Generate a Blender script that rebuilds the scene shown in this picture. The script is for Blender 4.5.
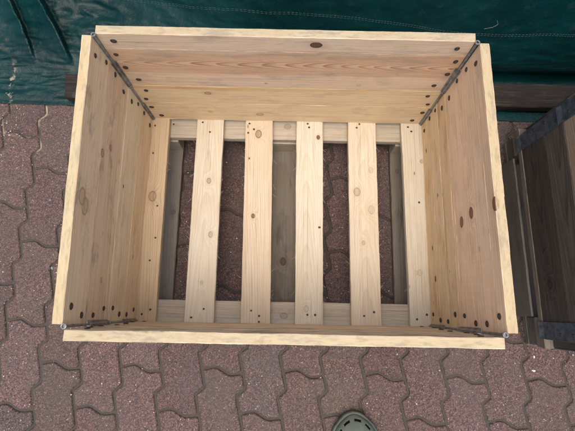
import bpy, bmesh, math, random
from mathutils import Vector, Matrix, noise
S = bpy.context.scene
C = S.collection
for o in list(bpy.data.objects): bpy.data.objects.remove(o)
random.seed(7)
R_ = math.radians

# ------------------------------------------------------------------ camera
cd = bpy.data.cameras.new('camera'); cam = bpy.data.objects.new('camera', cd); C.objects.link(cam)
cd.sensor_width = 36; cd.lens = 27.515; cd.clip_start = .01; cd.clip_end = 500
RM = [[0.9998002775, -0.0197639030, -0.0029653397], [0.0187018556, 0.9775577026, -0.2098360757],
      [0.0070459705, 0.2097387093, 0.9777320841]]
CL = (0.002069, -0.244154, 1.166342)
cam.matrix_world = Matrix([RM[0]+[CL[0]], RM[1]+[CL[1]], RM[2]+[CL[2]], [0, 0, 0, 1]])
S.camera = cam
# ------------------------------------------------------------------ light
SUN_EL, SUN_AZ = 75, 195        # azimuth clockwise from +y : soft overcast light, a little stronger from the photographer's side
W = bpy.data.worlds.new('World'); S.world = W; W.use_nodes = True
wn = W.node_tree; bg = wn.nodes['Background']
sky = wn.nodes.new('ShaderNodeTexSky'); sky.sky_type = 'NISHITA'; sky.sun_disc = False
sky.sun_elevation = R_(SUN_EL); sky.sun_rotation = R_(SUN_AZ)
sky.air_density = 1.0; sky.dust_density = 8.0; sky.ozone_density = .3
wn.links.new(sky.outputs[0], bg.inputs[0]); bg.inputs[1].default_value = .15
sl = bpy.data.lights.new('sun', 'SUN'); sl.energy = 1.0; sl.angle = R_(60); sl.color = (1, .962, .88)
sun = bpy.data.objects.new('sun', sl); C.objects.link(sun)
az = R_(SUN_AZ); el = R_(SUN_EL)
sd = Vector((math.sin(az)*math.cos(el), math.cos(az)*math.cos(el), math.sin(el)))
sun.rotation_euler = sd.to_track_quat('Z', 'Y').to_euler()
S.view_settings.view_transform = 'Standard'; S.view_settings.look = 'None'
S.view_settings.exposure = 0.36; S.view_settings.gamma = 1; S.view_settings.use_curve_mapping = False
S.render.engine = 'CYCLES'
G = -.125                        # ground height; the top of the pallet deck is z = 0

# ------------------------------------------------------------------ node helper
class NT:
    def __init__(s, name):
        s.m = bpy.data.materials.new(name); s.m.use_nodes = True
        s.t = s.m.node_tree; s.b = s.t.nodes['Principled BSDF']
    def n(s, ty, **kw):
        x = s.t.nodes.new(ty)
        for k, v in kw.items(): setattr(x, k, v)
        return x
    def put(s, sock, v):
        if isinstance(v, bpy.types.NodeSocket): s.t.links.new(v, sock)
        elif v is not None: sock.default_value = v
    def ma(s, op, a, b=None, c=None, clamp=False):
        x = s.n('ShaderNodeMath', operation=op, use_clamp=clamp)
        s.put(x.inputs[0], a); s.put(x.inputs[1], b); s.put(x.inputs[2], c)
        return x.outputs[0]
    def vec(s, x, y, z=0.0):
        q = s.n('ShaderNodeCombineXYZ'); s.put(q.inputs[0], x); s.put(q.inputs[1], y); s.put(q.inputs[2], z)
        return q.outputs[0]
    def noise(s, v, sc=1, det=2, rough=.5):
        q = s.n('ShaderNodeTexNoise'); s.put(q.inputs['Vector'], v); q.inputs['Scale'].default_value = sc
        q.inputs['Detail'].default_value = det; q.inputs['Roughness'].default_value = rough
        return q.outputs[0]
    def ramp(s, f, a, b):        # smooth 0..1 between a and b
        q = s.n('ShaderNodeMapRange', interpolation_type='SMOOTHSTEP')
        s.put(q.inputs[0], f); q.inputs[1].default_value = a; q.inputs[2].default_value = b
        return q.outputs[0]
    def mix(s, f, a, b, mode='MIX'):
        q = s.n('ShaderNodeMix', data_type='RGBA', blend_type=mode)
        s.put(q.inputs[0], f); s.put(q.inputs[6], a if not isinstance(a, tuple) else (*a, 1)[:4])
        s.put(q.inputs[7], b if not isinstance(b, tuple) else (*b, 1)[:4])
        return q.outputs[2]
    def bump(s, h, dist, strength=1, prev=None):
        q = s.n('ShaderNodeBump'); s.put(q.inputs['Height'], h); q.inputs['Distance'].default_value = dist
        q.inputs['Strength'].default_value = strength
        if prev is not None: s.put(q.inputs['Normal'], prev)
        return q.outputs[0]
    def out(s, col, rough, nrm=None, metal=0, spec=None):
        s.put(s.b.inputs['Base Color'], (*col, 1) if isinstance(col, tuple) else col); s.put(s.b.inputs['Roughness'], rough)
        if nrm is not None: s.put(s.b.inputs['Normal'], nrm)
        s.b.inputs['Metallic'].default_value = metal
        if spec is not None: s.b.inputs['Specular IOR Level'].default_value = spec
        return s.m

def wood(name, early, late, knots=(), ring=.55, bands=(), stain=.35, stain_col=(.20, .15, .11), grey=0.0,
         rough=.72, specks=.4, fibre=.12, sap=None, kcol=None, smudge=.18, edged=None):
    """UV in metres (u along the grain); attribute gp = (vc, B, seed, A) per plank; tint multiplies."""
    if edged is None: edged = 'board_pine' in name and 'er_' in name
    def ds(c, k=.78):
        if c is None: return None
        g = c[0]*.5+c[1]*.42+c[2]*.08
        return tuple(g+(x-g)*k for x in c)
    early, late, sap = ds(early, .66), ds(late, .85), ds(sap, .66)
    hue = lambda c: c and (c[0]*.975, c[1]*1.0, c[2]*.99)
    early, late, sap = hue(early), hue(late), hue(sap)
    if 'er_' in name and 'board_pine' in name:      # crate walls: planed pine, paler than the sawn slats
        late = tuple(c*1.15 for c in late); early = tuple(min(.80, c*1.48) for c in early); sap = sap and tuple(c*1.38 for c in sap)
    t = NT(name)
    uv = t.n('ShaderNodeUVMap', uv_map='UVMap').outputs[0]
    sp = t.n('ShaderNodeSeparateXYZ'); t.put(sp.inputs[0], uv); u, v = sp.outputs[0], sp.outputs[1]
    ga = t.n('ShaderNodeAttribute', attribute_name='gp')
    gs = t.n('ShaderNodeSeparateColor'); t.put(gs.inputs[0], ga.outputs['Color'])
    vc, B, seed, A = gs.outputs[0], gs.outputs[1], gs.outputs[2], ga.outputs['Alpha']
    tn_ = t.n('ShaderNodeAttribute', attribute_name='tint'); tint = tn_.outputs['Color']; edge = tn_.outputs['Alpha']
    warp = t.noise(t.vec(t.ma('MULTIPLY', u, 2.2), t.ma('MULTIPLY', v, 14), seed), 1, 3, .55)
    dv = t.ma('SUBTRACT', v, vc)
    F = t.ma('MULTIPLY', t.ma('MULTIPLY', dv, dv), A)
    F = t.ma('MULTIPLY_ADD', u, B, F)
    F = t.ma('MULTIPLY_ADD', warp, 3.2, F)
    kmask = None; kcore = None
    for (ku, kv, r, dark) in knots:
        du = t.ma('DIVIDE', t.ma('SUBTRACT', u, ku), r*1.35); dw = t.ma('DIVIDE', t.ma('SUBTRACT', v, kv), r)
        d2 = t.ma('ADD', t.ma('MULTIPLY', du, du), t.ma('MULTIPLY', dw, dw))
        du2 = t.ma('MULTIPLY', du, .42); dw2 = t.ma('MULTIPLY', dw, .5)
        e2 = t.ma('ADD', t.ma('MULTIPLY', du2, du2), t.ma('MULTIPLY', dw2, dw2))
        g = t.ma('EXPONENT', t.ma('MULTIPLY', e2, -1.0))
        F = t.ma('MULTIPLY_ADD', g, 2.6+r*120, F)
        core = t.ma('MULTIPLY', t.ma('MAXIMUM', t.ma('MULTIPLY', t.ramp(d2, 1.45, 1.05), t.ramp(d2, .40, .90)), t.ma('MULTIPLY', t.ramp(d2, 1.2, .85), .50+.4*(dark > .85))), dark)
        halo = t.ma('MULTIPLY', t.ma('MULTIPLY', t.ramp(e2, 1.3, .1), t.ma('MULTIPLY_ADD', t.ma('FRACT', F), .6, .4)), .38*dark)
        kcore = core if kcore is None else t.ma('MAXIMUM', kcore, core)
        kmask = halo if kmask is None else t.ma('MAXIMUM', kmask, halo)
    fr = t.ma('FRACT', F)
    ri = t.ma('MULTIPLY', t.ma('POWER', fr, 2.4), t.ramp(fr, 1.0, .88))
    ri = t.ma('MULTIPLY', ri, t.ma('MULTIPLY_ADD', t.noise(t.vec(t.ma('MULTIPLY', u, 3), t.ma('MULTIPLY', v, 20), seed), 1, 1), .9, .35))
    col = t.mix(t.ma('MULTIPLY', ri, ring, clamp=True), early, late)
    for (v0, v1, bc, amt) in bands:
        wv = t.ma('MULTIPLY_ADD', t.ma('SUBTRACT', warp, .5), .05, v)
        mk = t.ma('MULTIPLY', t.ramp(wv, v0-.008, v0+.004), t.ramp(wv, v1+.008, v1-.004))
        col = t.mix(t.ma('MULTIPLY', mk, amt), col, bc)
        if amt < .65: col = t.mix(t.ma('MULTIPLY', mk, t.ma('MULTIPLY', ri, 1.25, clamp=True)), col, tuple(c*f for c, f in zip(bc, (.50, .30, .20))))
    fib = t.noise(t.vec(t.ma('MULTIPLY', u, 14), t.ma('MULTIPLY', v, 620), seed), 1, 3, .6)
    col = t.mix(fibre*2, col, t.mix(fib, (.12, .09, .07), (1.22, 1.22, 1.22)), 'MULTIPLY')
    sk = t.noise(t.vec(t.ma('MULTIPLY', u, 1.6), t.ma('MULTIPLY', v, 170), t.ma('ADD', seed, 3)), 1, 4, .65)
    col = t.mix(t.ma('MULTIPLY', t.ramp(sk, .48, .70), .42), col, tuple(c*f for c, f in zip(late, (.9, .88, .86))))
    sk2 = t.noise(t.vec(t.ma('MULTIPLY', u, 5), t.ma('MULTIPLY', v, 420), t.ma('ADD', seed, 6)), 1, 2, .6)
    col = t.mix(t.ma('MULTIPLY', t.ramp(sk2, .56, .70), .48), col, (.16, .11, .07))
    # blotchy colour (heartwood / damp / handling)
    bl = t.noise(t.vec(t.ma('MULTIPLY', u, 5), t.ma('MULTIPLY', v, 18), t.ma('ADD', seed, 5)), 1, 4, .6)
    col = t.mix(t.ma('MULTIPLY', t.ramp(bl, .35, .75), .45), col, sap or tuple(c*f for c, f in zip(early, (.82, .72, .58))))
    st = t.noise(t.vec(t.ma('MULTIPLY', u, 7), t.ma('MULTIPLY', v, 26), t.ma('ADD', seed, 9)), 1, 5, .62)
    col = t.mix(t.ma('MULTIPLY', t.ramp(st, .51, .70), stain), col, stain_col)
    if grey > 0:
        gn = t.noise(t.vec(t.ma('MULTIPLY', u, 9), t.ma('MULTIPLY', v, 60), seed), 1, 4, .6)
        col = t.mix(t.ma('MULTIPLY', t.ramp(gn, .2, .8), grey), col, (.13, .12, .11))
    sm = t.noise(t.vec(t.ma('MULTIPLY', u, 11), t.ma('MULTIPLY', v, 22), t.ma('ADD', seed, 17)), 1, 6, .7)
    col = t.mix(t.ma('MULTIPLY', t.ramp(sm, .52, .66), smudge), col, (.13, .125, .115))
    # small dark flecks stretched along the grain
    vo = t.n('ShaderNodeTexVoronoi'); t.put(vo.inputs['Vector'], t.vec(t.ma('MULTIPLY', u, 16), t.ma('MULTIPLY', v, 48), seed)); vo.inputs['Scale'].default_value = 1
    cs = t.n('ShaderNodeSeparateColor'); t.put(cs.inputs[0], vo.outputs['Color'])
    fl = t.ma('MULTIPLY', t.ramp(vo.outputs['Distance'], .13, .04), t.ma('GREATER_THAN', cs.outputs[0], 1-.22*specks))
    col = t.mix(t.ma('MULTIPLY', fl, .7), col, (.05, .035, .025))
    if kmask is not None:
        col = t.mix(kmask, col, tuple(l*.8 for l in late))
        col = t.mix(kcore, col, t.mix(ri, kcol or (.14, .055, .028), tuple(c*.35 for c in (kcol or (.14, .055, .028)))))
    if edged:                     # sawn edges: greyed, scuffed and dirty
        e1 = t.noise(t.vec(t.ma('MULTIPLY', u, 6.5), t.ma('MULTIPLY', v, 30), t.ma('ADD', seed, 31)), 1, 7, .72)
        e2 = t.noise(t.vec(t.ma('MULTIPLY', u, 40), t.ma('MULTIPLY', v, 130), t.ma('ADD', seed, 37)), 1, 4, .6)
        ec = t.mix(t.ramp(e1, .3, .65), (.38, .31, .19), (.47, .405, .27))
        ec = t.mix(t.ma('MULTIPLY', t.ramp(e1, .52, .64), .62), ec, (.20, .185, .15))
        ec = t.mix(t.ma('MULTIPLY', t.ramp(e2, .50, .66), .6), ec, (.26, .21, .14))
        col = t.mix(t.ma('MULTIPLY', t.ma('SUBTRACT', 1.0, edge), .85), col, ec)
    col = t.mix(1.0, col, tint, 'MULTIPLY')
    h = t.ma('ADD', t.ma('MULTIPLY', fib, .6), t.ma('MULTIPLY', ri, .5))
    return t.out(col, t.ma('MULTIPLY_ADD', fib, .15, rough-.07), t.bump(h, .0006, .9), spec=.3)

E1, L1 = (.565, .400, .235), (.33, .165, .070)        # planed fresh pine
E2, L2 = (.655, .565, .43), (.47, .34, .20)         # pale sawn pine slats

# ------------------------------------------------------------------ mesh helpers
def lerp(a, b, t): return a+(b-a)*t
def new_obj(name, bm, mat, parent=None, smooth=False):
    me = bpy.data.meshes.new(name); bm.to_mesh(me); bm.free()
    if mat: me.materials.append(mat)
    if smooth:
        for p in me.polygons: p.use_smooth = True
    o = bpy.data.objects.new(name, me); C.objects.link(o)
    if parent: o.parent = parent
    return o
def thing(name, label, cat, loc=(0, 0, 0), rz=0, group=None):
    o = bpy.data.objects.new(name, None); C.objects.link(o); o.empty_display_size = .05
    o.location = loc; o.rotation_euler = (0, 0, rz); tag(o, label, cat, group); return o
def tag(o, label, cat, group=None, kind=None):
    if label: o['label'] = label
    if cat: o['category'] = cat
    if group: o['group'] = group
    if kind: o['kind'] = kind
    return o
def bm_new():
    bm = bmesh.new()
    bm.loops.layers.uv.new('UVMap'); bm.loops.layers.float_color.new('gp'); bm.loops.layers.float_color.new('tint')
    return bm
def plank(bm, quad, T, nrm, L, H, v0, v1, gp, tint=(1, 1, 1), u0=0, seg=24, ch=.0016, jit=.0006, rnd=None, gap=.0):
    """quad = c00,c10,c11,c01 (u,v corners of the face of the whole board), T thickness along nrm (outward)."""
    rnd = rnd or random
    uvl = bm.loops.layers.uv['UVMap']; gl = bm.loops.layers.float_color['gp']; tl = bm.loops.layers.float_color['tint']
    c = [Vector(q) for q in quad]; nrm = Vector(nrm)
    a, b = v0+gap, v1-gap
    prof = [(a+ch, 0, a), (b-ch, 0, b), (b, ch, b), (b, T-ch, b+T), (b-ch, T, b+T), (a+ch, T, a-T), (a, T-ch, a-T), (a, ch, a)]
    prof = [(p, q, p if q < T*.5 else p) for p, q, _ in prof]
    rows = []; so = rnd.random()*50
    for i in range(seg+1):
        s = i/seg; row = []
        for k, (v, w, _) in enumerate(prof):
            f = v/H
            P = lerp(lerp(c[0], c[1], s), lerp(c[3], c[2], s), f)+nrm*w
            j = noise.noise_vector(Vector((s*L*14, k*3.1, so)))*jit + noise.noise_vector(Vector((s*L*70, k*3.1, so+9)))*jit*.7
            row.append((bm.verts.new(P+j), s*L+u0, v, w))
        rows.append(row)
    def face(vs, uvs, al=1):
        f = bm.faces.new([q for q in vs])
        for lp, (uu, vv) in zip(f.loops, uvs):
            lp[uvl].uv = (uu, vv); lp[gl] = gp; lp[tl] = (*tint, al)
    n = len(prof)
    for i in range(seg):
        for k in range(n):
            A, B_, C_, D = rows[i][k], rows[i][(k+1) % n], rows[i+1][(k+1) % n], rows[i+1][k]
            edge = k in (1, 2, 3, 5, 6, 7)
            def cv(q):
                if k in (2,): return b + q[3]
                if k in (6,): return a - q[3]
                return q[2]
            face([A[0], D[0], C_[0], B_[0]], [(A[1], cv(A)), (D[1], cv(D)), (C_[1], cv(C_)), (B_[1], cv(B_))], 0 if k == 2 and v1 >= H-1e-6 else 1)
    for row, flip in ((rows[0], False), (rows[-1], True)):
        vs = [q[0] for q in row]; us = [(q[1]+q[3]*.3, q[2]+q[3]*2.5) for q in row]
        if flip: vs = vs[::-1]; us = us[::-1]
        face(vs, us)
def fixn(bm): bmesh.ops.recalc_face_normals(bm, faces=bm.faces[:])
def box_board(name, mat, parent, lo, hi, axis, gp, tint=(1, 1, 1), seg=24, jit=.0006, skew=(0, 0), ch=.0016):
    """board with its grain along axis ('x' or 'y'), face up. skew shifts the far end across."""
    x0, y0, z0 = lo; x1, y1, z1 = hi
    bm = bm_new()
    if axis == 'y':
        quad = [(x0, y0, z1), (x0+skew[0], y1, z1), (x1+skew[1], y1, z1), (x1, y0, z1)]; L = y1-y0; H = x1-x0
    else:
        quad = [(x0, y0, z1), (x1, y0+skew[0], z1), (x1, y1+skew[1], z1), (x0, y1, z1)]; L = x1-x0; H = y1-y0
    plank(bm, quad, z1-z0, (0, 0, -1), L, H, 0, H, gp, tint, seg=seg, jit=jit, ch=ch)
    fixn(bm)
    return new_obj(name, bm, mat, parent)
def cyl(bm, p0, p1, r, n=10, r2=None, cap=True):
    p0, p1 = Vector(p0), Vector(p1); d = (p1-p0).normalized()
    x = d.orthogonal().normalized(); y = d.cross(x); r2 = r if r2 is None else r2
    A = [bm.verts.new(p0+(x*math.cos(2*math.pi*i/n)+y*math.sin(2*math.pi*i/n))*r) for i in range(n)]
    B = [bm.verts.new(p1+(x*math.cos(2*math.pi*i/n)+y*math.sin(2*math.pi*i/n))*r2) for i in range(n)]
    for i in range(n): bm.faces.new([A[i], A[(i+1) % n], B[(i+1) % n], B[i]])
    if cap: bm.faces.new(A[::-1]); bm.faces.new(B)
def tube(bm, pts, r, n=6):
    pts = [Vector(p) for p in pts]; prev = None
    for i, p in enumerate(pts):
        d = (pts[min(i+1, len(pts)-1)]-pts[max(i-1, 0)]).normalized()
        x = d.cross(Vector((.3, .2, .93))).normalized(); y = d.cross(x)
        rr = r(i/(len(pts)-1)) if callable(r) else r
        ring = [bm.verts.new(p+(x*math.cos(2*math.pi*k/n)+y*math.sin(2*math.pi*k/n))*rr) for k in range(n)]
        if prev:
            for k in range(n): bm.faces.new([prev[k], prev[(k+1) % n], ring[(k+1) % n], ring[k]])
        else: bm.faces.new(ring[::-1])
        prev = ring
    bm.faces.new(prev)
def bx(bm, lo, hi, bev=0):
    r = bmesh.ops.create_cube(bm, size=1)
    for v in r['verts']:
        v.co = Vector([lerp(lo[i], hi[i], v.co[i]+.5) for i in range(3)])
    if bev:
        es = list({e for v in r['verts'] for e in v.link_edges})
        bmesh.ops.bevel(bm, geom=es, offset=bev, segments=1, affect='EDGES')

# ------------------------------------------------------------------ plain materials
def m_steel(name, c0, c1, rust=.25, rough=.5, metal=.75):
    t = NT(name); co = t.n('ShaderNodeTexCoord').outputs['Object']
    a = t.noise(co, 60, 4, .65); b = t.noise(co, 210, 3, .6)
    col = t.mix(t.ramp(a, .3, .7), c0, c1)
    col = t.mix(t.ma('MULTIPLY', t.ramp(b, .55, .75), rust), col, (.13, .07, .045))
    return t.out(col, t.ma('MULTIPLY_ADD', a, .3, rough-.15), t.bump(b, .0004, .6), metal)
M_steel = m_steel('galvanised_steel', (.15, .155, .16), (.34, .35, .36), .3)
M_blue = m_steel('blue_grey_steel', (.036, .054, .074), (.095, .122, .155), .3, .55, .3)
def m_nail(name, c):
    t = NT(name); co = t.n('ShaderNodeTexCoord').outputs['Object']
    return t.out(t.mix(t.noise(co, 300, 3), c, tuple(x*2.6 for x in c)), .6, metal=.3)
M_nail2 = m_nail('worn_nail_centre', (.055, .042, .036))
M_nail = m_nail('dark_nail', (.018, .015, .014))

# ------------------------------------------------------------------ ground and pavers
def m_paver():
    t = NT('concrete_paver'); co = t.n('ShaderNodeTexCoord').outputs['Object']
    tint = t.n('ShaderNodeAttribute', attribute_name='tint').outputs['Color']
    v1 = t.n('ShaderNodeTexVoronoi'); t.put(v1.inputs['Vector'], co); v1.inputs['Scale'].default_value = 430
    s1 = t.n('ShaderNodeSeparateColor'); t.put(s1.inputs[0], v1.outputs['Color'])
    v2 = t.n('ShaderNodeTexVoronoi'); t.put(v2.inputs['Vector'], co); v2.inputs['Scale'].default_value = 240
    s2 = t.n('ShaderNodeSeparateColor'); t.put(s2.inputs[0], v2.outputs['Color'])
    lo = t.noise(co, 7, 5, .6); md = t.noise(co, 45, 4, .65)
    col = t.mix(s1.outputs[0], (.034, .023, .023), (.166, .106, .100))
    col = t.mix(t.ma('MULTIPLY', t.ma('GREATER_THAN', s1.outputs[1], .84), .75), col, (.23, .145, .13))
    col = t.mix(t.ma('MULTIPLY', t.ma('LESS_THAN', s1.outputs[2], .16), .7), col, (.045, .045, .052))
    w = t.ma('MULTIPLY', t.ma('GREATER_THAN', s2.outputs[0], .980), t.ramp(v2.outputs['Distance'], .42, .25))
    col = t.mix(w, col, (.45, .41, .38))
    k = t.ma('MULTIPLY', t.ma('GREATER_THAN', s2.outputs[1], .955), t.ramp(v2.outputs['Distance'], .45, .3))
    col = t.mix(k, col, (.30, .17, .12))
    col = t.mix(t.ma('MULTIPLY', t.ramp(lo, .35, .75), .45), col, (.092, .082, .078))
    col = t.mix(t.ma('MULTIPLY', t.ramp(md, .55, .8), .3), col, (.055, .045, .045))
    col = t.mix(1.0, col, tint, 'MULTIPLY')
    h = t.ma('ADD', t.ma('MULTIPLY', v1.outputs['Distance'], 1.0), t.ma('MULTIPLY', md, 1.2))
    return t.out(col, t.ma('MULTIPLY_ADD', s1.outputs[0], .25, .62), t.bump(h, .0013, 1.0), spec=.35)
def m_sand():
    t = NT('joint_sand'); co = t.n('ShaderNodeTexCoord').outputs['Object']
    sp = t.n('ShaderNodeSeparateXYZ'); t.put(sp.inputs[0], co)
    a = t.noise(co, 14, 4, .6); b = t.noise(co, 420, 3, .7)
    col = t.mix(b, (.030, .027, .024), (.095, .085, .072))
    pale = t.ma('MULTIPLY', t.ramp(a, .45, .6), t.ma('MULTIPLY', t.ramp(sp.outputs[1], .1, .32), t.ramp(sp.outputs[0], -.5, -.75)))
    col = t.mix(pale, col, t.mix(b, (.2, .17, .12), (.42, .37, .28)))
    return t.out(col, .95, t.bump(b, .0015, 1))
M_pav = m_paver(); M_sand = m_sand()
bm = bmesh.new(); bx(bm, (-40, -40, G-.3), (40, 40, G-.0052)); fixn(bm)
tag(new_obj('ground', bm, M_sand), None, None, kind='structure')

PO = Vector((-.679, -.404)); PI = Vector((.1134, -.00176)); PJ = Vector((.00324, .1133))
def smooth_closed(pts, it=1):
    for _ in range(it):
        q = []
        for i in range(len(pts)):
            a, b = pts[i], pts[(i+1) % len(pts)]
            q += [a*.75+b*.25, a*.25+b*.75]
        pts = q
    return pts
def jx(f):                        # sideways wobble of a long joint, f = position in periods
    K = [(-.63, .0), (-.50, -.085), (-.42, -.098), (-.25, -.055), (0, .0), (.22, .055), (.33, .09), (.42, .085), (.5, .0)]
    K = [(-.5, 0), (-.43, -.085), (-.36, -.095), (0, 0), (.36, .095), (.43, .085), (.5, 0)]
    f = (f+.5) % 1-.5
    for (a, va), (b, vb) in zip(K, K[1:]):
        if a <= f <= b: return lerp(va, vb, (f-a)/(b-a))
    return 0
def long_joint(i, y): return Vector((i+jx(-y), y))     # in paver units
CJ = [(0, 0), (.12, .018), (.30, .07), (.42, .05), (.58, -.055), (.70, -.105), (.86, -.092), (1, -.064)]
LJ = [0, .14, .36, .43, .5, .57, .64, .82]
def paver_outline(i, j):
    ys = []
    P = []
    for (x, y) in CJ[:-1]: P.append(Vector((i+x, j+y)))             # bottom cross joint, left to right
    e = -.064
    L = sorted({n_+f for n_ in range(-1, 3) for f in (.14, .36, .43, .5, .57, .64, .86)})
    P.append(Vector((i+1+jx(-(j+e)), j+e)))
    for f in L:
        if e+.03 < f < 2+e-.03: P.append(long_joint(i+1, j+f))
    P.append(Vector((i+1+jx(-(j+2+e)), j+2+e)))
    for (x, y) in CJ[1:-1][::-1]: P.append(Vector((i+x, j+2+y)))
    P.append(long_joint(i, j+2))
    for f in L[::-1]:
        if .03 < f < 1.97: P.append(long_joint(i, j+f))
    return P
def inset(P, d):
    n = len(P); out = []
    for k in range(n):
        a, b, c = P[k-1], P[k], P[(k+1) % n]
        e1 = (b-a).normalized(); e2 = (c-b).normalized()
        n1 = Vector((-e1.y, e1.x)); n2 = Vector((-e2.y, e2.x)); m = (n1+n2)
        m = m.normalized() if m.length > 1e-6 else n1
        out.append(b+m*d/max(.6, m.dot(n1)))
    return out
bm = bm_new(); tl = bm.loops.layers.float_color['tint']
rp = random.Random(3)
for i in range(-9, 25):
    for j in range(-9, 16):
        if (i+j) % 2: continue
        P = [PO+PI*p.x+PJ*p.y for p in paver_outline(i, j)]
        cen = sum(P, Vector((0, 0)))/len(P)
        if cen.x < -1.7 or cen.x > 2.1 or cen.y < -1.25 or cen.y > 1.3: continue
        dz = rp.uniform(-.0010, .0010); tx, ty = rp.uniform(-.006, .006), rp.uniform(-.006, .006)
        rings = []
        for d, z in ((.0028, -.03), (.0028, -.0048), (.0036, -.0030), (.0050, -.0010), (.0068, 0)):
            Q = smooth_closed(inset(P, d), 2)
            if d > .002:
                Q = [q+(cen-q).normalized()*(.0009*noise.noise(Vector((q.x*160, q.y*160, d*300)))) for q in Q]
            rings.append([bm.verts.new((q.x, q.y, G+z+dz+(q.x-cen.x)*tx+(q.y-cen.y)*ty)) for q in Q])
        g = rp.random(); k = rp.uniform(.88, 1.06)
        tint = (k, k*lerp(.97, 1.02, rp.random()), k*lerp(.96, 1.02, rp.random()))
        if g < .06: tint = (k*.88, k*.96, k*.98)
        fs = []
        for a, b in zip(rings, rings[1:]):
            for q in range(len(a)): fs.append(bm.faces.new([a[q], a[(q+1) % len(a)], b[(q+1) % len(a)], b[q]]))
        fs.append(bm.faces.new(rings[-1]))
        for f in fs:
            for lp in f.loops: lp[tl] = (*tint, 1)
o = new_obj('paving', bm, M_pav); tag(o, None, None, kind='structure')

# ------------------------------------------------------------------ pallet
def nail_mesh(r, h=.0009, el=1.0):
    bm = bmesh.new()
    A = [bm.verts.new((r*math.cos(a)*el, r*math.sin(a), 0)) for a in [2*math.pi*k/12 for k in range(12)]]
    B = [bm.verts.new((r*.75*math.cos(a)*el, r*.75*math.sin(a), h)) for a in [2*math.pi*k/12 for k in range(12)]]
    c = bm.verts.new((0, 0, h*.6))
    D = [bm.verts.new((r*.42*math.cos(a)*el, r*.42*math.sin(a), h*.7)) for a in [2*math.pi*k/12 for k in range(12)]]
    for k in range(12):
        bm.faces.new([A[k], A[(k+1) % 12], B[(k+1) % 12], B[k]]); bm.faces.new([B[k], B[(k+1) % 12], D[(k+1) % 12], D[k]])
        bm.faces.new([D[k], D[(k+1) % 12], c]).material_index = 1
    me = bpy.data.meshes.new('nail'); bm.to_mesh(me); bm.free(); me.materials.append(M_nail); me.materials.append(M_nail2); return me
ME_small = nail_mesh(.0026); ME_riv = nail_mesh(.0060, .0014)
def put_nail(me, parent, p, nrm, sc=1):
    o = bpy.data.objects.new('nail', me); C.objects.link(o); o.parent = parent
    o.location = p; o.rotation_euler = Vector(nrm).to_track_quat('Z', 'Y').to_euler()
    o.scale = (sc*random.uniform(.85, 1.15), sc*random.uniform(.85, 1.15), 1)
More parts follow.
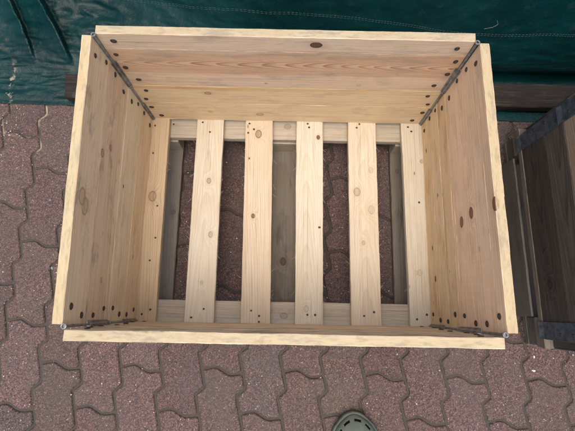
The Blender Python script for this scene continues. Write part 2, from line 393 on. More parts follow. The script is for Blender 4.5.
def pallet(label, loc, rz, fresh=True, group=None):
    root = thing('pallet', label, 'pallet', loc, rz, group)
    r = random.Random(11 if fresh else 12)
    z0 = G+.0015
    gpR = lambda: (r.uniform(-.08, .14), r.uniform(3, 9), r.random()*40, r.uniform(600, 1400))
    if fresh:
        SL = [(-.400, -.338, .0, .004, 'a'), (-.2565, -.1800, .001, .000, 'b'), (-.1095, -.0335, -.009, -.008, 'c'),
              (.0300, .1025, -.004, -.001, 'd'), (.1760, .2540, -.004, -.003, 'e'), (.3285, .400, -.005, 0, 'f')]
        SL[0] = (-.400, -.3300, 0, -.004, 'a')
        KN = {'a': [(.353, .037, .010, .55)], 'b': [(.398, .043, .0055, .7), (.248, .056, .0055, .6), (.12, .040, .004, .4)],
              'c': [(.303, .026, .0045, .9), (.54, .037, .008, .8), (.467, .012, .002, 1)],
              'd': [(.535, .060, .0045, 1), (.277, .062, .002, 1), (.06, .03, .006, .3)],
              'e': [(.376, .022, .0085, .5), (.326, .060, .008, .3), (.440, .062, .006, .3), (.235, .036, .004, .5)],
              'f': [(.16, .03, .006, .3), (.47, .05, .004, .5)]}
        GP = {'a': (-.04, 5, 3, 900), 'b': (.040, 9, 7, 2600), 'c': (-.05, 5, 11, 900), 'd': (.030, 10, 15, 3200),
              'e': (.045, 11, 19, 2500), 'f': (.16, 4, 23, 700)}
        COL = {'a': ((.63,.44,.22), L1, (.60, .37, .13)), 'b': (E2, L2, None), 'c': ((.64, .50, .33), (.44, .26, .12), (.58, .38, .18)),
               'd': (E2, L2, None), 'e': ((.66, .53, .37), L2, None), 'f': (E2, L2, None)}
    else:
        SL = [(-.40+k*.1452, -.326+k*.1452, 0, 0, 'w') for k in range(6)]
        MW = wood('weathered_pallet_wood', (.20, .165, .125), (.10, .075, .055), ring=.6, stain=.5, grey=.55)
    for (x0, x1, s0, s1, k) in SL:
        if fresh:
            e, l, sp = COL[k]
            m = wood('slat_pine', e, l, KN[k], ring=.6, smudge=.08, stain=.14, sap=sp, fibre=.10, specks=.35)
            gp, tint = GP[k], (1, 1, 1)
        else: m, gp, tint = MW, gpR(), (1, 1, 1)
        y0, y1 = -.300+r.uniform(-.002, .002), .300+r.uniform(-.002, .002)
        s = box_board('slat', m, root, (x0, y0, -.018), (x1, y1, 0), 'y', gp, tint, 60, .0008, (s0, s1), .0012)
        if fresh:
            ps = {'a': [(-.374, .259), (-.322, .264), (-.349, .026), (-.347, -.062), (-.357, -.123), (-.373, .177), (-.345, -.25), (-.366, -.262)],
                  'b': [(-.240, .272), (-.218, .243), (-.238, -.268), (-.207, -.246)],
                  'c': [(-.107, .271), (-.094, .254), (-.110, .243), (-.084, -.248), (-.063, -.261), (-.063, -.276)],
                  'd': [(.058, .274), (.062, .263), (.062, -.256), (.082, -.256), (.093, -.025)],
                  'e': [(.205, .276), (.197, .265), (.209, -.256), (.235, -.246)],
                  'f': [(.343, .270), (.352, .257), (.346, -.262), (.372, -.25), (.365, .05)]}[k]
        else: ps = [((x0+x1)/2+dx, y) for y in (.26, -.26) for dx in (-.02, .02)]
        for (px, py) in ps: put_nail(ME_small, s, (px, py, .0006), (0, 0, 1), 1.1 if fresh else 1)
    mc = wood('cross_board_pine', (.52, .43, .32) if fresh else (.19, .16, .12), (.34, .25, .17) if fresh else (.09, .07, .05), [(.40, .04, .007, .5)], ring=.45, stain=.35,
              stain_col=(.22, .19, .16), grey=.22 if fresh else .5, specks=.3)
    for k, (a, b) in enumerate(((-.300, -.224), (.232, .300))):
        box_board('cross_board', mc, root, (-.399, a, -.0395), (.399, b, -.0185), 'x', gpR(), (1, 1, 1), 60)
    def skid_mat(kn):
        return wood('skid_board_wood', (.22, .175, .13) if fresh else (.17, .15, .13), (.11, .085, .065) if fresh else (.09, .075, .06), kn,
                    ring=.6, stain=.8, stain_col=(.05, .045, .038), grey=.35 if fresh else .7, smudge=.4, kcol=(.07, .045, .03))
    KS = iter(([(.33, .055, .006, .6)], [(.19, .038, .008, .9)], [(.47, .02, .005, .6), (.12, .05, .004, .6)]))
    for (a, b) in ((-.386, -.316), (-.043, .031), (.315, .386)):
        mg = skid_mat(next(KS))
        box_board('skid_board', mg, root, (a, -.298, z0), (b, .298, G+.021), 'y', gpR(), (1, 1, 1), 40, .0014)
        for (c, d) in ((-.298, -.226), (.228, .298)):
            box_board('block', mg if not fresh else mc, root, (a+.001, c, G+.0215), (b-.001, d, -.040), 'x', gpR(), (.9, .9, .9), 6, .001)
    if not fresh:
        msd = wood('dark_side_board_wood', (.13, .12, .108), (.07, .064, .058), ring=.6, stain=.6, stain_col=(.04, .038, .036), grey=.3)
        for sx in (-1, 1):
            xa, xb = sorted((sx*.398, sx*.404))
            box_board('side_board', msd, root, (xa, -.222, G+.003), (xb, .225, -.0405), 'y', gpR(), (1, 1, 1), 30, .001)
    return root

# ------------------------------------------------------------------ pallet collars
GAPN = .0006
def collar(label, loc, rz, z0, z1, cfg, top, t=.0186, group=None, strap=M_blue, fresh=True):
    """hinged wooden frame. top = f(z) -> corner table so the walls can lean a few millimetres as in the photo."""
    root = thing('pallet_collar', label, 'pallet collar', loc, rz, group)
    a, b = top(z0), top(z1)
    # each wall: c00 c10 c11 c01 with u running left->right / back->front, v up
    walls = {
        'back': ([(a['bl'][0], a['bl'][1], z0), (a['br'][0], a['br'][1], z0), (b['br'][0], b['br'][1], z1), (b['bl'][0], b['bl'][1], z1)], (0, 1, 0)),
        'front': ([(a['fl'][0], a['fl'][1], z0), (a['fr'][0], a['fr'][1], z0), (b['fr'][0], b['fr'][1], z1), (b['fl'][0], b['fl'][1], z1)], (0, -1, 0)),
        'left': ([(a['lb'][0], a['lb'][1], z0), (a['lf'][0], a['lf'][1], z0), (b['lf'][0], b['lf'][1], z1), (b['lb'][0], b['lb'][1], z1)], (-1, 0, 0)),
        'right': ([(a['rb'][0], a['rb'][1], z0), (a['rf'][0], a['rf'][1], z0), (b['rf'][0], b['rf'][1], z1), (b['rb'][0], b['rb'][1], z1)], (1, 0, 0))}
    H = z1-z0
    for w, (quad, n) in walls.items():
        cf = cfg[w]; L = (Vector(quad[1])-Vector(quad[0])).length
        bm = bm_new(); cuts = [0]+list(cf['cuts'])+[H]
        for q in range(len(cuts)-1):
            plank(bm, quad, t, n, L, H, cuts[q], cuts[q+1], cf['gp'][q], cf['tint'][q], seg=70, jit=.0007, ch=.0012 if q == len(cuts)-2 else .0002,
                  gap=.00035)
        fixn(bm)
        bo = new_obj('board', bm, cf['mat'], root)
        # nails : four near each end, zigzag
        c = [Vector(q) for q in quad]; nn = -Vector(n)
        for e in (0, 1):
            for q, off in zip((.875, .64, .385, .125), (.029, .015, .015, .029)):
                off += random.uniform(-.0015, .0015); qq = q+random.uniform(-.008, .008)
                s = off/L if e == 0 else 1-off/L
                P = lerp(lerp(c[0], c[1], s), lerp(c[3], c[2], s), qq)
                put_nail(ME_riv, bo, P+nn*.0006, nn)
    # hinges : outer straps on both boards + a rolled barrel in the inner corner
    zt, zb = z1-.004, z0-.012
    for (sx, sy, side, end) in ((-1, 1, 'lb', 'bl'), (1, 1, 'rb', 'br'), (-1, -1, 'lf', 'fl'), (1, -1, 'rf', 'fr')):
        S0, S1 = Vector((*a[side], z0)), Vector((*b[side], z1)); E0, E1_ = Vector((*a[end], z0)), Vector((*b[end], z1))
        bm = bmesh.new()
        # side strap (outside of the side board), only on the old collars
        def strap_on(P0, P1, out, along, wd=.043):
            out = Vector(out); along = Vector(along)
            q = []
            for z, P in ((zb, P0), (z0+.003, P0), (zt, P1)):
                o1 = P.xy.to_3d()+out*(t+.0008)+along*.001
                for dn in (0, .0022):
                    for dl in (0, wd): q.append(bm.verts.new(o1+out*dn+along*dl+Vector((0, 0, z))+(out*.004 if z == zb else Vector((0, 0, 0)))))
            def fc(*k): bm.faces.new([q[i] for i in k])
            for s in (0, 4):
                fc(s+0, s+1, s+5, s+4); fc(s+2, s+6, s+7, s+3); fc(s+0, s+4, s+6, s+2); fc(s+1, s+3, s+7, s+5)
            fc(0, 2, 3, 1); fc(8, 9, 11, 10)
        if fresh:
            bm.free(); ho = None
        else:
            strap_on(S0, S1, (sx, 0, 0), (0, -sy, 0)); strap_on(E0, E1_, (0, sy, 0), (-sx, 0, 0))
            fixn(bm)
            ho = new_obj('hinge', bm, strap, root)
        for (P0, P1, out, along) in ((S0, S1, Vector((sx, 0, 0)), Vector((0, -sy, 0))), (E0, E1_, Vector((0, sy, 0)), Vector((-sx, 0, 0)))):
            for q, off in zip((.875, .64, .385, .125), (.029, .015, .015, .029)):
                if not fresh: put_nail(ME_riv, ho, lerp(P0, P1, q)+out*(t+.0028)+along*off, out, .8)
        # barrel
        bm = bmesh.new()
        m0 = (S0+E0)/2; m1 = (S1+E1_)/2
        off = Vector((-sx*.0010, -sy*.0010, 0)); m0 += off; m1 += off
        P = lambda f: lerp(m0, m1, f)
        cyl(bm, P(.50), P(.985), .0027, 12); cyl(bm, P(.005), P(.50), .0034, 12)
        cyl(bm, P(.45), P(.50), .0042, 12)
        loop = [P(1.0)+Vector((.0040*math.cos(k*math.pi/7), .0040*math.sin(k*math.pi/7), .0005)) for k in range(15)]
        tube(bm, loop, .0013, 6); tube(bm, [P(.97), P(.985)+Vector((.003, 0, 0)), P(1.0)+Vector((.0040, 0, 0))], .0016, 6)
        # leaf flanges pressed against both boards on the lower half
        for (vec, nrm) in ((Vector((-sx, 0, 0)), Vector((0, -sy, 0))), (Vector((0, -sy, 0)), Vector((-sx, 0, 0)))):
            base0 = (E0 if vec.x else S0); base1 = (E1_ if vec.x else S1)
            q0, q1 = lerp(base0, base1, .02), lerp(base0, base1, .52)
            vs = []
            for q in (q0, q1):
                for dn in (.0006, .0024):
                    for dl in (.0, .0052): vs.append(bm.verts.new(q+nrm*dn+vec*dl))
            for k in ((0, 1, 5, 4), (2, 6, 7, 3), (0, 4, 6, 2), (1, 3, 7, 5), (0, 2, 3, 1), (4, 5, 7, 6)): bm.faces.new([vs[i] for i in k])
        fixn(bm)
        new_obj('hinge' if fresh else 'hinge_barrel', bm, M_steel if fresh else strap, ho or root, False)
    return root

def lean(z):
    f = z/.39; L = lambda a, b: lerp(a, b, f)
    return {'bl': (-L(.3795, .3834), L(.280, .2833)), 'br': (L(.3785, .3714), L(.280, .2833)),
            'fl': (-L(.3790, .3732), -L(.280, .2844)), 'fr': (L(.379, .3797), -L(.280, .2844)),
            'lb': (-L(.3815, .3901), L(.2785, .2792)), 'lf': (-L(.3815, .3773), -L(.2785, .2755)),
            'rb': (L(.3815, .3791), L(.2785, .2792)), 'rf': (L(.3815, .386), -L(.2785, .2765))}
def square(z):
    return {'bl': (-.379, .280), 'br': (.379, .280), 'fl': (-.379, -.280), 'fr': (.379, -.280),
            'lb': (-.380, .2785), 'lf': (-.380, -.2785), 'rb': (.380, .2785), 'rf': (.380, -.2785)}
RED = (.40, .185, .085); PINK = (.56, .36, .235)
cfgU = {
 'back': dict(cuts=(.150,), gp=[(.100, -22, 4, 7800), (-.05, 4, 6, 900)], tint=[(.98, .97, .97), (.98, 1.0, 1.02)],
    mat=wood('upper_back_board_pine', (.54, .385, .25), (.36, .155, .07), [(.440, .176, .0085, 1), (.55, .02, .004, .3), (.33, .02, .002, .8)], ring=.72,
             bands=((.060, .140, (.64, .43, .28), .60),), stain=.45, stain_col=(.27, .23, .19), specks=.3, kcol=(.07, .03, .018))),
 'front': dict(cuts=(.10,), gp=[(-.05, 4, 8, 900), (.2, 5, 9, 900)], tint=[(1, 1, 1), (1, 1, 1)],
    mat=wood('upper_front_board_pine', (.56, .42, .25), (.34, .20, .10), ring=.6, stain=.9, stain_col=(.16, .13, .10), smudge=.8)),
 'left': dict(cuts=(.020, .110), gp=[(.06, 4, 12, 1500), (-.06, 5, 13, 900), (.25, 4, 14, 900)], tint=[(1.08, 1.06, .99), (.98, .94, .89), (1.08, 1.07, 1.0)],
    mat=wood('upper_left_board_pine', (.54, .40, .265), (.36, .215, .115), [(.21, .103, .0065, .8), (.184, .066, .0055, .75), (.322, .172, .012, .5), (.338, .158, .012, .45), (.47, .05, .004, .5)],
             ring=.5, stain=.32, stain_col=(.32, .27, .20), specks=.8, smudge=.45)),
 'right': dict(cuts=(.012, .168), gp=[(.2, 3, 16, 900), (.085, 9, 17, 2400), (-.1, 5, 18, 900)], tint=[(1, .95, .86), (1.02, .97, .93), (1.02, 1.0, .95)],
    mat=wood('upper_right_board_pine', (.58, .405, .255), (.46, .225, .115), [(.321, .095, .0085, .95), (.330, .044, .0085, .9), (.327, .198, .009, 1), (.40, .12, .003, .5)],
             ring=.55, stain=.30, stain_col=(.30, .22, .16)))}
cfgL = {
 'back': dict(cuts=(.100,), gp=[(.30, 3, 21, 500), (.03, 8, 22, 1500)], tint=[(1.0, .99, .95), (1.0, .98, .93)],
    mat=wood('lower_back_board_pine', (.56, .40, .215), (.42, .25, .11), [(.182, .155, .006, .7), (.304, .041, .007, .6), (.17, .05, .004, .5)], ring=.35, stain=.2,
             bands=((.178, .189, (.62, .40, .16), .7),), sap=(.56, .37, .17))),
 'front': dict(cuts=(.10,), gp=[(-.05, 4, 28, 900), (.2, 5, 29, 900)], tint=[(1, 1, 1), (1, 1, 1)],
    mat=wood('lower_front_board_pine', E1, L1, ring=.4)),
 'left': dict(cuts=(.090,), gp=[(-.1, 4, 24, 700), (.2, 4, 25, 700)], tint=[(1.06, 1.0, .90), (1.02, 1.03, 1.0)],
    mat=wood('lower_left_board_pine', (.55, .41, .25), (.42, .28, .15), [(.246, .165, .003, .9), (.40, .06, .003, .8)], ring=.35, stain=.3, sap=(.54, .38, .19))),
 'right': dict(cuts=(.070, .13), gp=[(.03, 6, 26, 1500), (.2, 4, 27, 700), (-.1, 4, 28, 800)], tint=[(1, .96, .88), (1.0, 1, .96), (.97, .94, .88)],
    mat=wood('lower_right_board_pine', (.57, .40, .215), (.42, .23, .09), [(.09, .03, .004, .9), (.235, .10, .003, .9), (.36, .04, .004, .9), (.44, .05, .005, 1)], ring=.5, stain=.5,
             stain_col=(.36, .17, .05), sap=(.55, .33, .12), specks=2.6))}
P1 = pallet('pale wooden pallet with six fresh slats forming the floor of the open crate', (0, 0, 0), 0)
collar('lower fresh pine collar frame sitting directly on the pale slatted pallet', (0, 0, 0), 0, .0008, .1885, cfgL, lean)
collar('upper fresh pine collar frame, topmost tier of the large open crate in the centre', (0, 0, 0), 0, .1900, .390, cfgU, lean)

# neighbouring weathered crate on the right
def cfg_plain(mats, r, tv=.1):
    d = {}
    for w in ('back', 'front', 'left', 'right'):
        k = lambda: lerp(1-tv, 1+tv, r.random())
        cuts = (.098+r.uniform(-.01, .01),)
        d[w] = dict(cuts=cuts, gp=[(.05, 9, r.random()*40, 2600), (.15, 7, r.random()*40, 2400)],
                    tint=[(q*.98, q*.99, q*1.03) for q in (k()*.85, k()*1.35)], mat=mats)
    return d
NB = Vector((1.0655, -.018, 0)); NR = R_(1.35)
MD = wood('dark_weathered_board', (.088, .073, .060), (.012, .010, .008), [(.42, .05, .009, .8), (.36, .055, .006, .5)], ring=1.0, stain=.5, stain_col=(.028, .024, .022), grey=.18, fibre=.2, rough=.7, kcol=(.035,.022,.018))
ML = wood('tan_weathered_board', (.40, .29, .17), (.27, .16, .08), [(.2, .1, .007, .6)], ring=.5, stain=.5, stain_col=(.18, .14, .10))
pallet('grey weathered wooden pallet under the dark crate at the right edge', NB, NR, False)
rr = random.Random(5)
collar('dark grey weathered collar frame with blue steel corner straps on the grey pallet', NB, NR, .0008, .1885, cfg_plain(MD, rr), square, strap=M_blue, fresh=False)
collar('tan weathered collar frame stacked on top of the dark grey collar frame', NB, NR, .1900, .390, cfg_plain(ML, rr), square, strap=M_blue, fresh=False)

# ------------------------------------------------------------------ beam
mb = wood('dark_beam_wood', (.013, .009, .008), (.007, .005, .004), ring=.7, stain=.6, stain_col=(.03, .022, .02), grey=.12, fibre=.2)
bm = bm_new()
plank(bm, [(-.684, .381, G+.046), (1.75, .378, G+.046), (1.75, .456, G+.046), (-.692, .460, G+.046)], .032, (0, 0, -1), 2.43, .08, 0, .08, (.03, 5, 3, 1800), seg=120, jit=.002, ch=.003)
fixn(bm)
tag(new_obj('wooden_beam', bm, mb), 'long dark brown weathered beam lying along the foot of the teal tarpaulin', 'beam')

# ------------------------------------------------------------------ tarpaulin
def m_tarp():
    t = NT('teal_tarpaulin'); co = t.n('ShaderNodeTexCoord').outputs['Object']
    sp = t.n('ShaderNodeSeparateXYZ'); t.put(sp.inputs[0], co)
    a = t.noise(co, 5, 5, .6); b = t.noise(co, 38, 5, .65); c = t.noise(co, 260, 2)
    col = t.mix(t.ramp(a, .3, .7), (.0008, .019, .022), (.0014, .031, .034))
    dust = t.ma('MULTIPLY', t.ramp(b, .55, .8), .10)
    col = t.mix(dust, col, (.10, .15, .15))
    # dried dirt line on the low left part, where water has run down
    ln = t.ma('MULTIPLY_ADD', sp.outputs[1], -.13, t.ma('ADD', sp.outputs[0], .884+.13*.387))
    ln = t.ma('ABSOLUTE', t.ma('MULTIPLY_ADD', t.ma('SUBTRACT', b, .5), .03, ln))
    mk = t.ma('MULTIPLY', t.ramp(ln, .014, .004), t.ma('MULTIPLY', t.ramp(t.noise(co, 60, 4, .7), .5, .6), t.ramp(sp.outputs[1], .53, .45)))
    col = t.mix(t.ma('MULTIPLY', mk, .8), col, (.36, .32, .25))
    n1 = t.bump(b, .006, .5); n2 = t.bump(c, .0006, .5, n1)
    return t.out(col, t.ma('MULTIPLY_ADD', b, .3, .24), n2, spec=.22)
M_tarp = m_tarp()
PL = [(.376, .003), (.43, .006), (.475, .013), (.53, .030), (.60, .055), (.70, .085), (.82, .15), (.95, .30), (1.02, .55), (1.06, .85)]
PR = [(.352, .003), (.42, .005), (.475, .006), (.492, .035), (.480, .085), (.488, .14), (.515, .22), (.56, .36), (.62, .58), (.68, .85)]
def prof(tab, s):
    x = s*(len(tab)-1); i = min(int(x), len(tab)-2); f = x-i
    p = [Vector(tab[max(0, min(len(tab)-1, i+k))]) for k in (-1, 0, 1, 2)]
    return .5*((2*p[1])+(p[2]-p[0])*f+(2*p[0]-5*p[1]+4*p[2]-p[3])*f*f+(-p[0]+3*p[1]-3*p[2]+p[3])*f**3)
FOLDS = [((-.920, .80), (-.850, .64), (-.800, .500), .045, 1), ((-.845, .80), (-.750, .640), (-.684, .500), .068, 2)]
def tarp_pt(x, s):
    f = min(1, max(0, (x+.72)/.75)); f = f*f*(3-2*f)
    p = prof(PL, s).lerp(prof(PR, s), f)
    y, z = p.x, G+p.y
    lowmask = min(1, max(0, (s-.05)/.2))
    under = 1.0 if x < -.70 else max(0.0, 1-(x+.70)/.02)      # tarp stays flat where the beam presses it
    free = min(1, max(0, (s-.26)/.12)); amp = max(free, under)
    n = noise.noise(Vector((x*3.1, s*7, 1.3)))*.016*lowmask*(1-.5*f)
    q = 1-abs(noise.noise(Vector((x*7+s*3, s*15, 4.1))))*2; n += q*.008*(1-.7*f)
    q = 1-abs(noise.noise(Vector((x*17-s*7, s*34, 8.7))))*2; n += q*.0040*(1-.65*f)
    q = 1-abs(noise.noise(Vector((x*36, s*60+x*13, 2.2))))*2; n += q*.0018*(1-.4*f)
    n *= amp
    kk = min(1, max(0, (s-.2)/.25)); kk = kk*kk*(3-2*kk)
    z += n*lerp(.35, .8, kk)*(1 if s > .04 else .25)
    y += -n*.8*kk+noise.noise(Vector((x*6, 3, 1)))*.005*(1-lowmask)
    if s < .04: z = max(z, G+.003)
    z = max(z, G+.0025)
    # pleats
    dx = 0
    for A_, B_, C_, h, sd in FOLDS:
        if C_[1] <= y <= 1.2:
            k = (y-C_[1])/(A_[1]-C_[1]); k = min(k, 1.15)
            xc = (1-k)**2*C_[0]+2*k*(1-k)*B_[0]+k*k*A_[0] if k <= 1 else A_[0]+(k-1)*-.1
            d = x-xc; hh = h*min(1, k*2.5)
            if d < 0: q = math.exp(d/.045)
            else: q = math.exp(-(d/.006)**2)
            z += hh*q; y -= hh*q*.3; dx += .020*q*min(1, k*3)*(1 if d < .012 else .3)
    return Vector((x+dx, y, z))
bm = bmesh.new(); xs = []; x = -1.75
while x < 2.2:
    xs.append(x); x += .0045 if -1.05 < x < -.62 else .011
NS = 170; grid = [[bm.verts.new(tarp_pt(x, k/NS)) for k in range(NS+1)] for x in xs]
for i in range(len(xs)-1):
    for k in range(NS): bm.faces.new([grid[i][k], grid[i+1][k], grid[i+1][k+1], grid[i][k+1]])
tarp = new_obj('tarpaulin', bm, M_tarp, smooth=True)
tag(tarp, 'crumpled teal tarpaulin hanging over a heap along the back edge', 'tarpaulin')
md = tarp.modifiers.new('th', 'SOLIDIFY'); md.thickness = .0012; md.offset = -1
tn = NT('pale_thread'); M_thr = tn.out((.10, .15, .15), .9)
from mathutils.bvhtree import BVHTree
tb = BVHTree.FromPolygons([v.co for v in tarp.data.vertices], [tuple(p.vertices) for p in tarp.data.polygons])
def on_tarp(P, n=260, name='seam'):
    P = [Vector(p) for p in P]; out = []
    for k in range(n+1):
        x = k/n*(len(P)-1); i = min(int(x), len(P)-2)
        q, nr, _, _ = tb.find_nearest(lerp(P[i], P[i+1], x-i))
        if nr.z < 0 and nr.y > 0: nr = -nr
        if nr.dot(Vector((0, -.6, .8))) < 0: nr = -nr
        out.append((q, nr))
    return out
def stitch(P, n, off, r=.00026):
    bm = bmesh.new(); pts = on_tarp(P, n); wob = 0
    for i in range(0, n-2, 3):
        seg = [q+nr*(.0006 if k in (0, 2) else .0013)+Vector((0, off*.3, off)) for k, (q, nr) in enumerate(pts[i:i+3])]
        tube(bm, seg, r, 4)
    return bm
SEAM = [(-.557, .690, -.028), (-.423, .656, -.002), (-.290, .610, .040), (-.136, .557, .103), (.002, .530, .131), (.122, .526, .127), (.231, .520, .119),
        (.327, .514, .112), (.413, .508, .098), (.527, .507, .089), (.640, .509, .085), (.749, .511, .088), (.834, .510, .086)]
for off in (0, .005): new_obj('stitching', stitch(SEAM, 420, off), M_thr, tarp)
SEAM2 = [(-.868, .509, -.091), (-.876, .45, -.11), (-.884, .387, -.121)]
new_obj('stitching', stitch(SEAM2, 60, 0), M_thr, tarp)

# ------------------------------------------------------------------ clog
def m_foam():
    t = NT('green_foam'); co = t.n('ShaderNodeTexCoord').outputs['Object']
    a = t.noise(co, 30, 3); b = t.noise(co, 900, 2)
    col = t.mix(t.ramp(a, .3, .7), (.080, .100, .088), (.105, .128, .113))
    return t.out(col, t.ma('MULTIPLY_ADD', a, .2, .45), t.bump(b, .0003, .5), spec=.35)
M_foam = m_foam()
M_dark = NT('clog_lining').out((.012, .016, .014), .9)
def cw(s):      # half width of the last along its length
    K = [(0, 0), (.004, .016), (.010, .026), (.020, .039), (.032, .050), (.045, .057), (.065, .0625), (.09, .064), (.13, .060), (.17, .050), (.21, .044), (.245, .043), (.27, .038), (.284, .026), (.29, .012), (.292, 0)]
    for (a, va), (b, vb) in zip(K, K[1:]):
        if a <= s <= b: return lerp(va, vb, (s-a)/(b-a))
    return 0
root = thing('clog', 'grey green foam clog on the pavers in front of the large crate', 'shoe', (.193, -.513, G+.001), R_(4))
SS = [.29*(1-math.cos(math.pi*k/60))/2 for k in range(61)]
def outline(off, lo=0, hi=.292, n=70):
    P = []
    for k in range(n+1):
        s = lo+(hi-lo)*(1-math.cos(math.pi*k/n))/2; P.append((cw(s)+off*math.sin(math.pi*min(1, max(0, k/n)))**.5, -s))
    Q = [(-x, y) for x, y in P[::-1]]
    R0 = P+Q[1:-1]
    R1 = [Vector(p) for p in R0]
    return [Vector((p.x, p.y+(off if p.y > -.02 else (-off if p.y < -.27 else 0))*(1 if abs(p.x) < .03 else .6))) for p in R1]
bm = bmesh.new(); rings = []
for off, z in ((.001, 0), (.004, .004), (.0045, .012), (.0035, .020), (.001, .0225)):
    rings.append([bm.verts.new((p.x, p.y, z)) for p in outline(off)])
for a, b in zip(rings, rings[1:]):
    for k in range(len(a)): bm.faces.new([a[k], a[(k+1) % len(a)], b[(k+1) % len(a)], b[k]])
bm.faces.new(rings[0][::-1]); bm.faces.new(rings[-1]); fixn(bm)
new_obj('sole', bm, M_foam, root, True)
bm = bmesh.new(); NSG, NTG = 110, 96; gr = []
SMAX = .150
def top_h(s): return .020+.036*min(1, s/.09)**.5+.016*max(0, min(1, (s-.05)/.1)) if s > 0 else .02
for i in range(NSG+1):
    s = .0008+SMAX*(1-math.cos(.5*math.pi*i/NSG)); row = []
    for k in range(NTG+1):
        a = math.pi*k/NTG; c_, s_ = math.cos(a), math.sin(a)
        w_ = cw(s)-.0025
        h = min(1, (s/.05))**.55*(.034+.018*max(0, min(1, (s-.04)/.1)))
        row.append(bm.verts.new((w_*(abs(c_)**.75)*(1 if c_ >= 0 else -1), -s-.001, .0195+h*s_**.62)))
    gr.append(row)
for i in range(NSG):
    for k in range(NTG):
        c_ = (gr[i][k].co+gr[i+1][k+1].co)/2; s = -c_.y; x = c_.x
        rho = math.hypot(x/.0625, max(0, .085-s)/.085); th = math.degrees(math.atan2(.085-s, x))
        hole = False
        if s < .085 and .80 < rho < .875:
            for ca in (8, 33, 58, 83, 108, 133, 158):
                if abs(th-ca) < 7.5: hole = True
        for (hx, hs) in [(q*.0165, .045+.017*r_) for r_ in range(4) for q in ((-1.5, -.5, .5, 1.5) if r_ % 2 == 0 else (-2, -1, 0, 1, 2))]:
            if s > .04 and abs(x-hx+.002) < .0038 and abs(s-hs-.0) < .0036 and abs(x) < .037: hole = True
        if not hole: bm.faces.new([gr[i][k], gr[i+1][k], gr[i+1][k+1], gr[i][k+1]])
for v in [v for v in bm.verts if not v.link_faces]: bm.verts.remove(v)
fixn(bm)
up = new_obj('upper', bm, M_foam, root, True)
md = up.modifiers.new('th', 'SOLIDIFY'); md.thickness = .0028; md.offset = -1
bm = bmesh.new(); ring = []
hs_ = [(.145, .052), (.16, .038), (.18, .033), (.22, .036), (.26, .044), (.291, .048)]
O = [p for p in outline(-.001) if -p.y > .140]
def wall_h(s):
    for (a, va), (b, vb) in zip(hs_, hs_[1:]):
        if a <= s <= b: return lerp(va, vb, (s-a)/(b-a))
    return hs_[0][1] if s < .145 else .048
O.sort(key=lambda p: math.atan2(p.x, -(p.y+.14)))
lo = [bm.verts.new((p.x, p.y, .02)) for p in O]; hi = [bm.verts.new((p.x*.95, p.y, .02+wall_h(-p.y)*.6+.01)) for p in O]
for k in range(len(O)-1): bm.faces.new([lo[k], lo[k+1], hi[k+1], hi[k]])
fixn(bm)
hw = new_obj('heel_wall', bm, M_foam, root, True); md = hw.modifiers.new('th', 'SOLIDIFY'); md.thickness = .004; md.offset = 0
bm = bmesh.new(); pts = [Vector((.062*math.cos(a), -.145-.125*math.sin(a)**.8 if math.sin(a) > 0 else -.145, .058+.02*math.sin(a))) for a in [math.pi*k/24 for k in range(25)]]
A = [[bm.verts.new(p+Vector((0, 0, dz))) for p in pts] for dz in (-.008, .008)]
for k in range(24): bm.faces.new([A[0][k], A[0][k+1], A[1][k+1], A[1][k]])
fixn(bm)
st = new_obj('heel_strap', bm, M_foam, root, True); md = st.modifiers.new('th', 'SOLIDIFY'); md.thickness = .003; md.offset = 0
bm = bmesh.new(); bmesh.ops.create_circle(bm, cap_ends=True, segments=8, radius=.001)
for v in list(bm.verts): bm.verts.remove(v)
bm.faces.new([bm.verts.new((p.x*.93, p.y*.985-.002, .0232)) for p in outline(-.002)])
new_obj('insole', bm, M_dark, root)

# ------------------------------------------------------------------ small debris
def chip(name, label, cat, x, y, sx, sy, h, col, z=G, rz=0.0, group=None):
    bm = bmesh.new(); n = 7; r = random.Random(int(x*9999)+int(y*777))
    A = []; B = []
    for k in range(n):
        a = 2*math.pi*k/n; q = r.uniform(.75, 1.1)
        A.append(bm.verts.new((sx*q*math.cos(a), sy*q*math.sin(a), 0))); B.append(bm.verts.new((sx*q*.8*math.cos(a), sy*q*.8*math.sin(a), h*r.uniform(.7, 1))))
    for k in range(n): bm.faces.new([A[k], A[(k+1) % n], B[(k+1) % n], B[k]])
    bm.faces.new(B); bm.faces.new(A[::-1]); fixn(bm)
    t = NT(name+'_surface'); co = t.n('ShaderNodeTexCoord').outputs['Object']
    m = t.out(t.mix(t.noise(co, 300, 3), col, tuple(c*.7 for c in col)), .7)
    o = new_obj(name, bm, m); o.location = (x, y, z); o.rotation_euler[2] = rz
    tag(o, label, cat, group); return o
chip('paper_scrap', 'tiny white scrap on the pavers, the upper one nearer the grey pallet block', 'scrap', .709, -.361, .003, .0045, .002, (.75, .75, .73))
chip('paper_scrap', 'tiny white scrap on the pavers, the lower and wider one by a long joint', 'scrap', .705, -.399, .0055, .0032, .002, (.75, .75, .73), rz=.1)
chip('foil_scrap', 'small crumpled pale grey scrap on the pavers beside the left crate wall', 'scrap', -.678, -.138, .004, .006, .003, (.20, .24, .25), rz=.4)
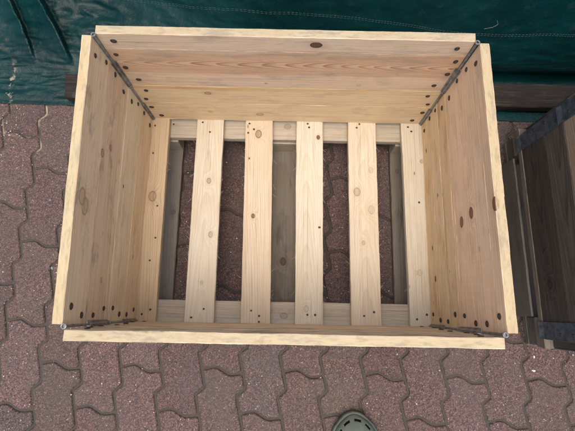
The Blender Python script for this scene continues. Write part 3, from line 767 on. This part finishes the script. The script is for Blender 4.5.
def grit(name, n, cols, rmin, rmax, seed, area, m):
    r = random.Random(seed); bm = bm_new(); tl = bm.loops.layers.float_color['tint']
    for _ in range(n):
        x, y = r.uniform(*area[0]), r.uniform(*area[1]); q = lerp(rmin, rmax, r.random()**2.5); c = r.choice(cols)
        o = bmesh.ops.create_icosphere(bm, subdivisions=1, radius=q)
        for v in o['verts']:
            v.co = Vector((v.co.x*r.uniform(.7, 1.3), v.co.y*r.uniform(.7, 1.2), v.co.z*.6))+Vector((x, y, G+q*.3))
        for f in {f for v in o['verts'] for f in v.link_faces}:
            for lp in f.loops: lp[tl] = (*c, 1)
    return new_obj(name, bm, m)
tg = NT('grit_stone'); mg_ = tg.out(tg.n('ShaderNodeAttribute', attribute_name='tint').outputs['Color'], .8)
o = grit('grit', 1500, [(.45, .42, .38), (.30, .24, .2), (.09, .08, .08), (.16, .1, .09), (.55, .52, .48)], .0006, .0024, 4, ((-1.1, 1.0), (-.75, .42)), mg_)
tag(o, 'fine pale and dark grit scattered over the red pavers', 'grit', kind='stuff')

o = grit('dry_crumbs', 150, [(.42, .36, .26), (.34, .28, .19), (.5, .45, .35)], .0005, .0026, 9, ((-.96, -.82), (.25, .385)), mg_)
tag(o, 'beige dry plant crumbs gathered in the paver joint beside the tarpaulin', 'crumbs', kind='stuff')
# curled fibre lying on the tarpaulin
bm = bmesh.new()
q0 = [(.530, .514, .108), (.550, .516, .112), (.562, .519, .121), (.555, .523, .132)]
tube(bm, [q+nr*.0016 for q, nr in on_tarp(q0, 16)], .0004, 5)
tag(new_obj('dry_twig', bm, NT('twig_bark').out((.22, .24, .22), .8)), 'tiny pale curled twig stuck on the dark part of the tarpaulin', 'twig')
# torn wood fibres along the edges of the sawn slats
fm = NT('wood_fibre').out((.50, .40, .27), .8)
for sl_ in [c for c in P1.children if c.name.startswith('slat')]:
    bb = [Vector(v.co) for v in sl_.data.vertices]; x0, x1 = min(v.x for v in bb), max(v.x for v in bb)
    bm = bmesh.new(); r = random.Random(int(x0*1e4))
    for k in range(r.randint(7, 14)):
        sx = r.choice((-1, 1)); y = r.uniform(-.22, .22); L = r.uniform(.005, .016)
        p = Vector(((x0+.002) if sx < 0 else (x1-.003), y, -.002)); d = Vector((sx*r.uniform(.1, .5), r.choice((-1, 1))*1.0, r.uniform(-.2, .2))).normalized()
        b = Vector((sx*.004, 0, 0))
        tube(bm, [p, p+d*L*.35+b*.4, p+d*L*.7+b, p+d*L+b*1.6], .00028, 4)
    fixn(bm)
    q = new_obj('wood_fibres', bm, fm, sl_); q['kind'] = 'stuff'
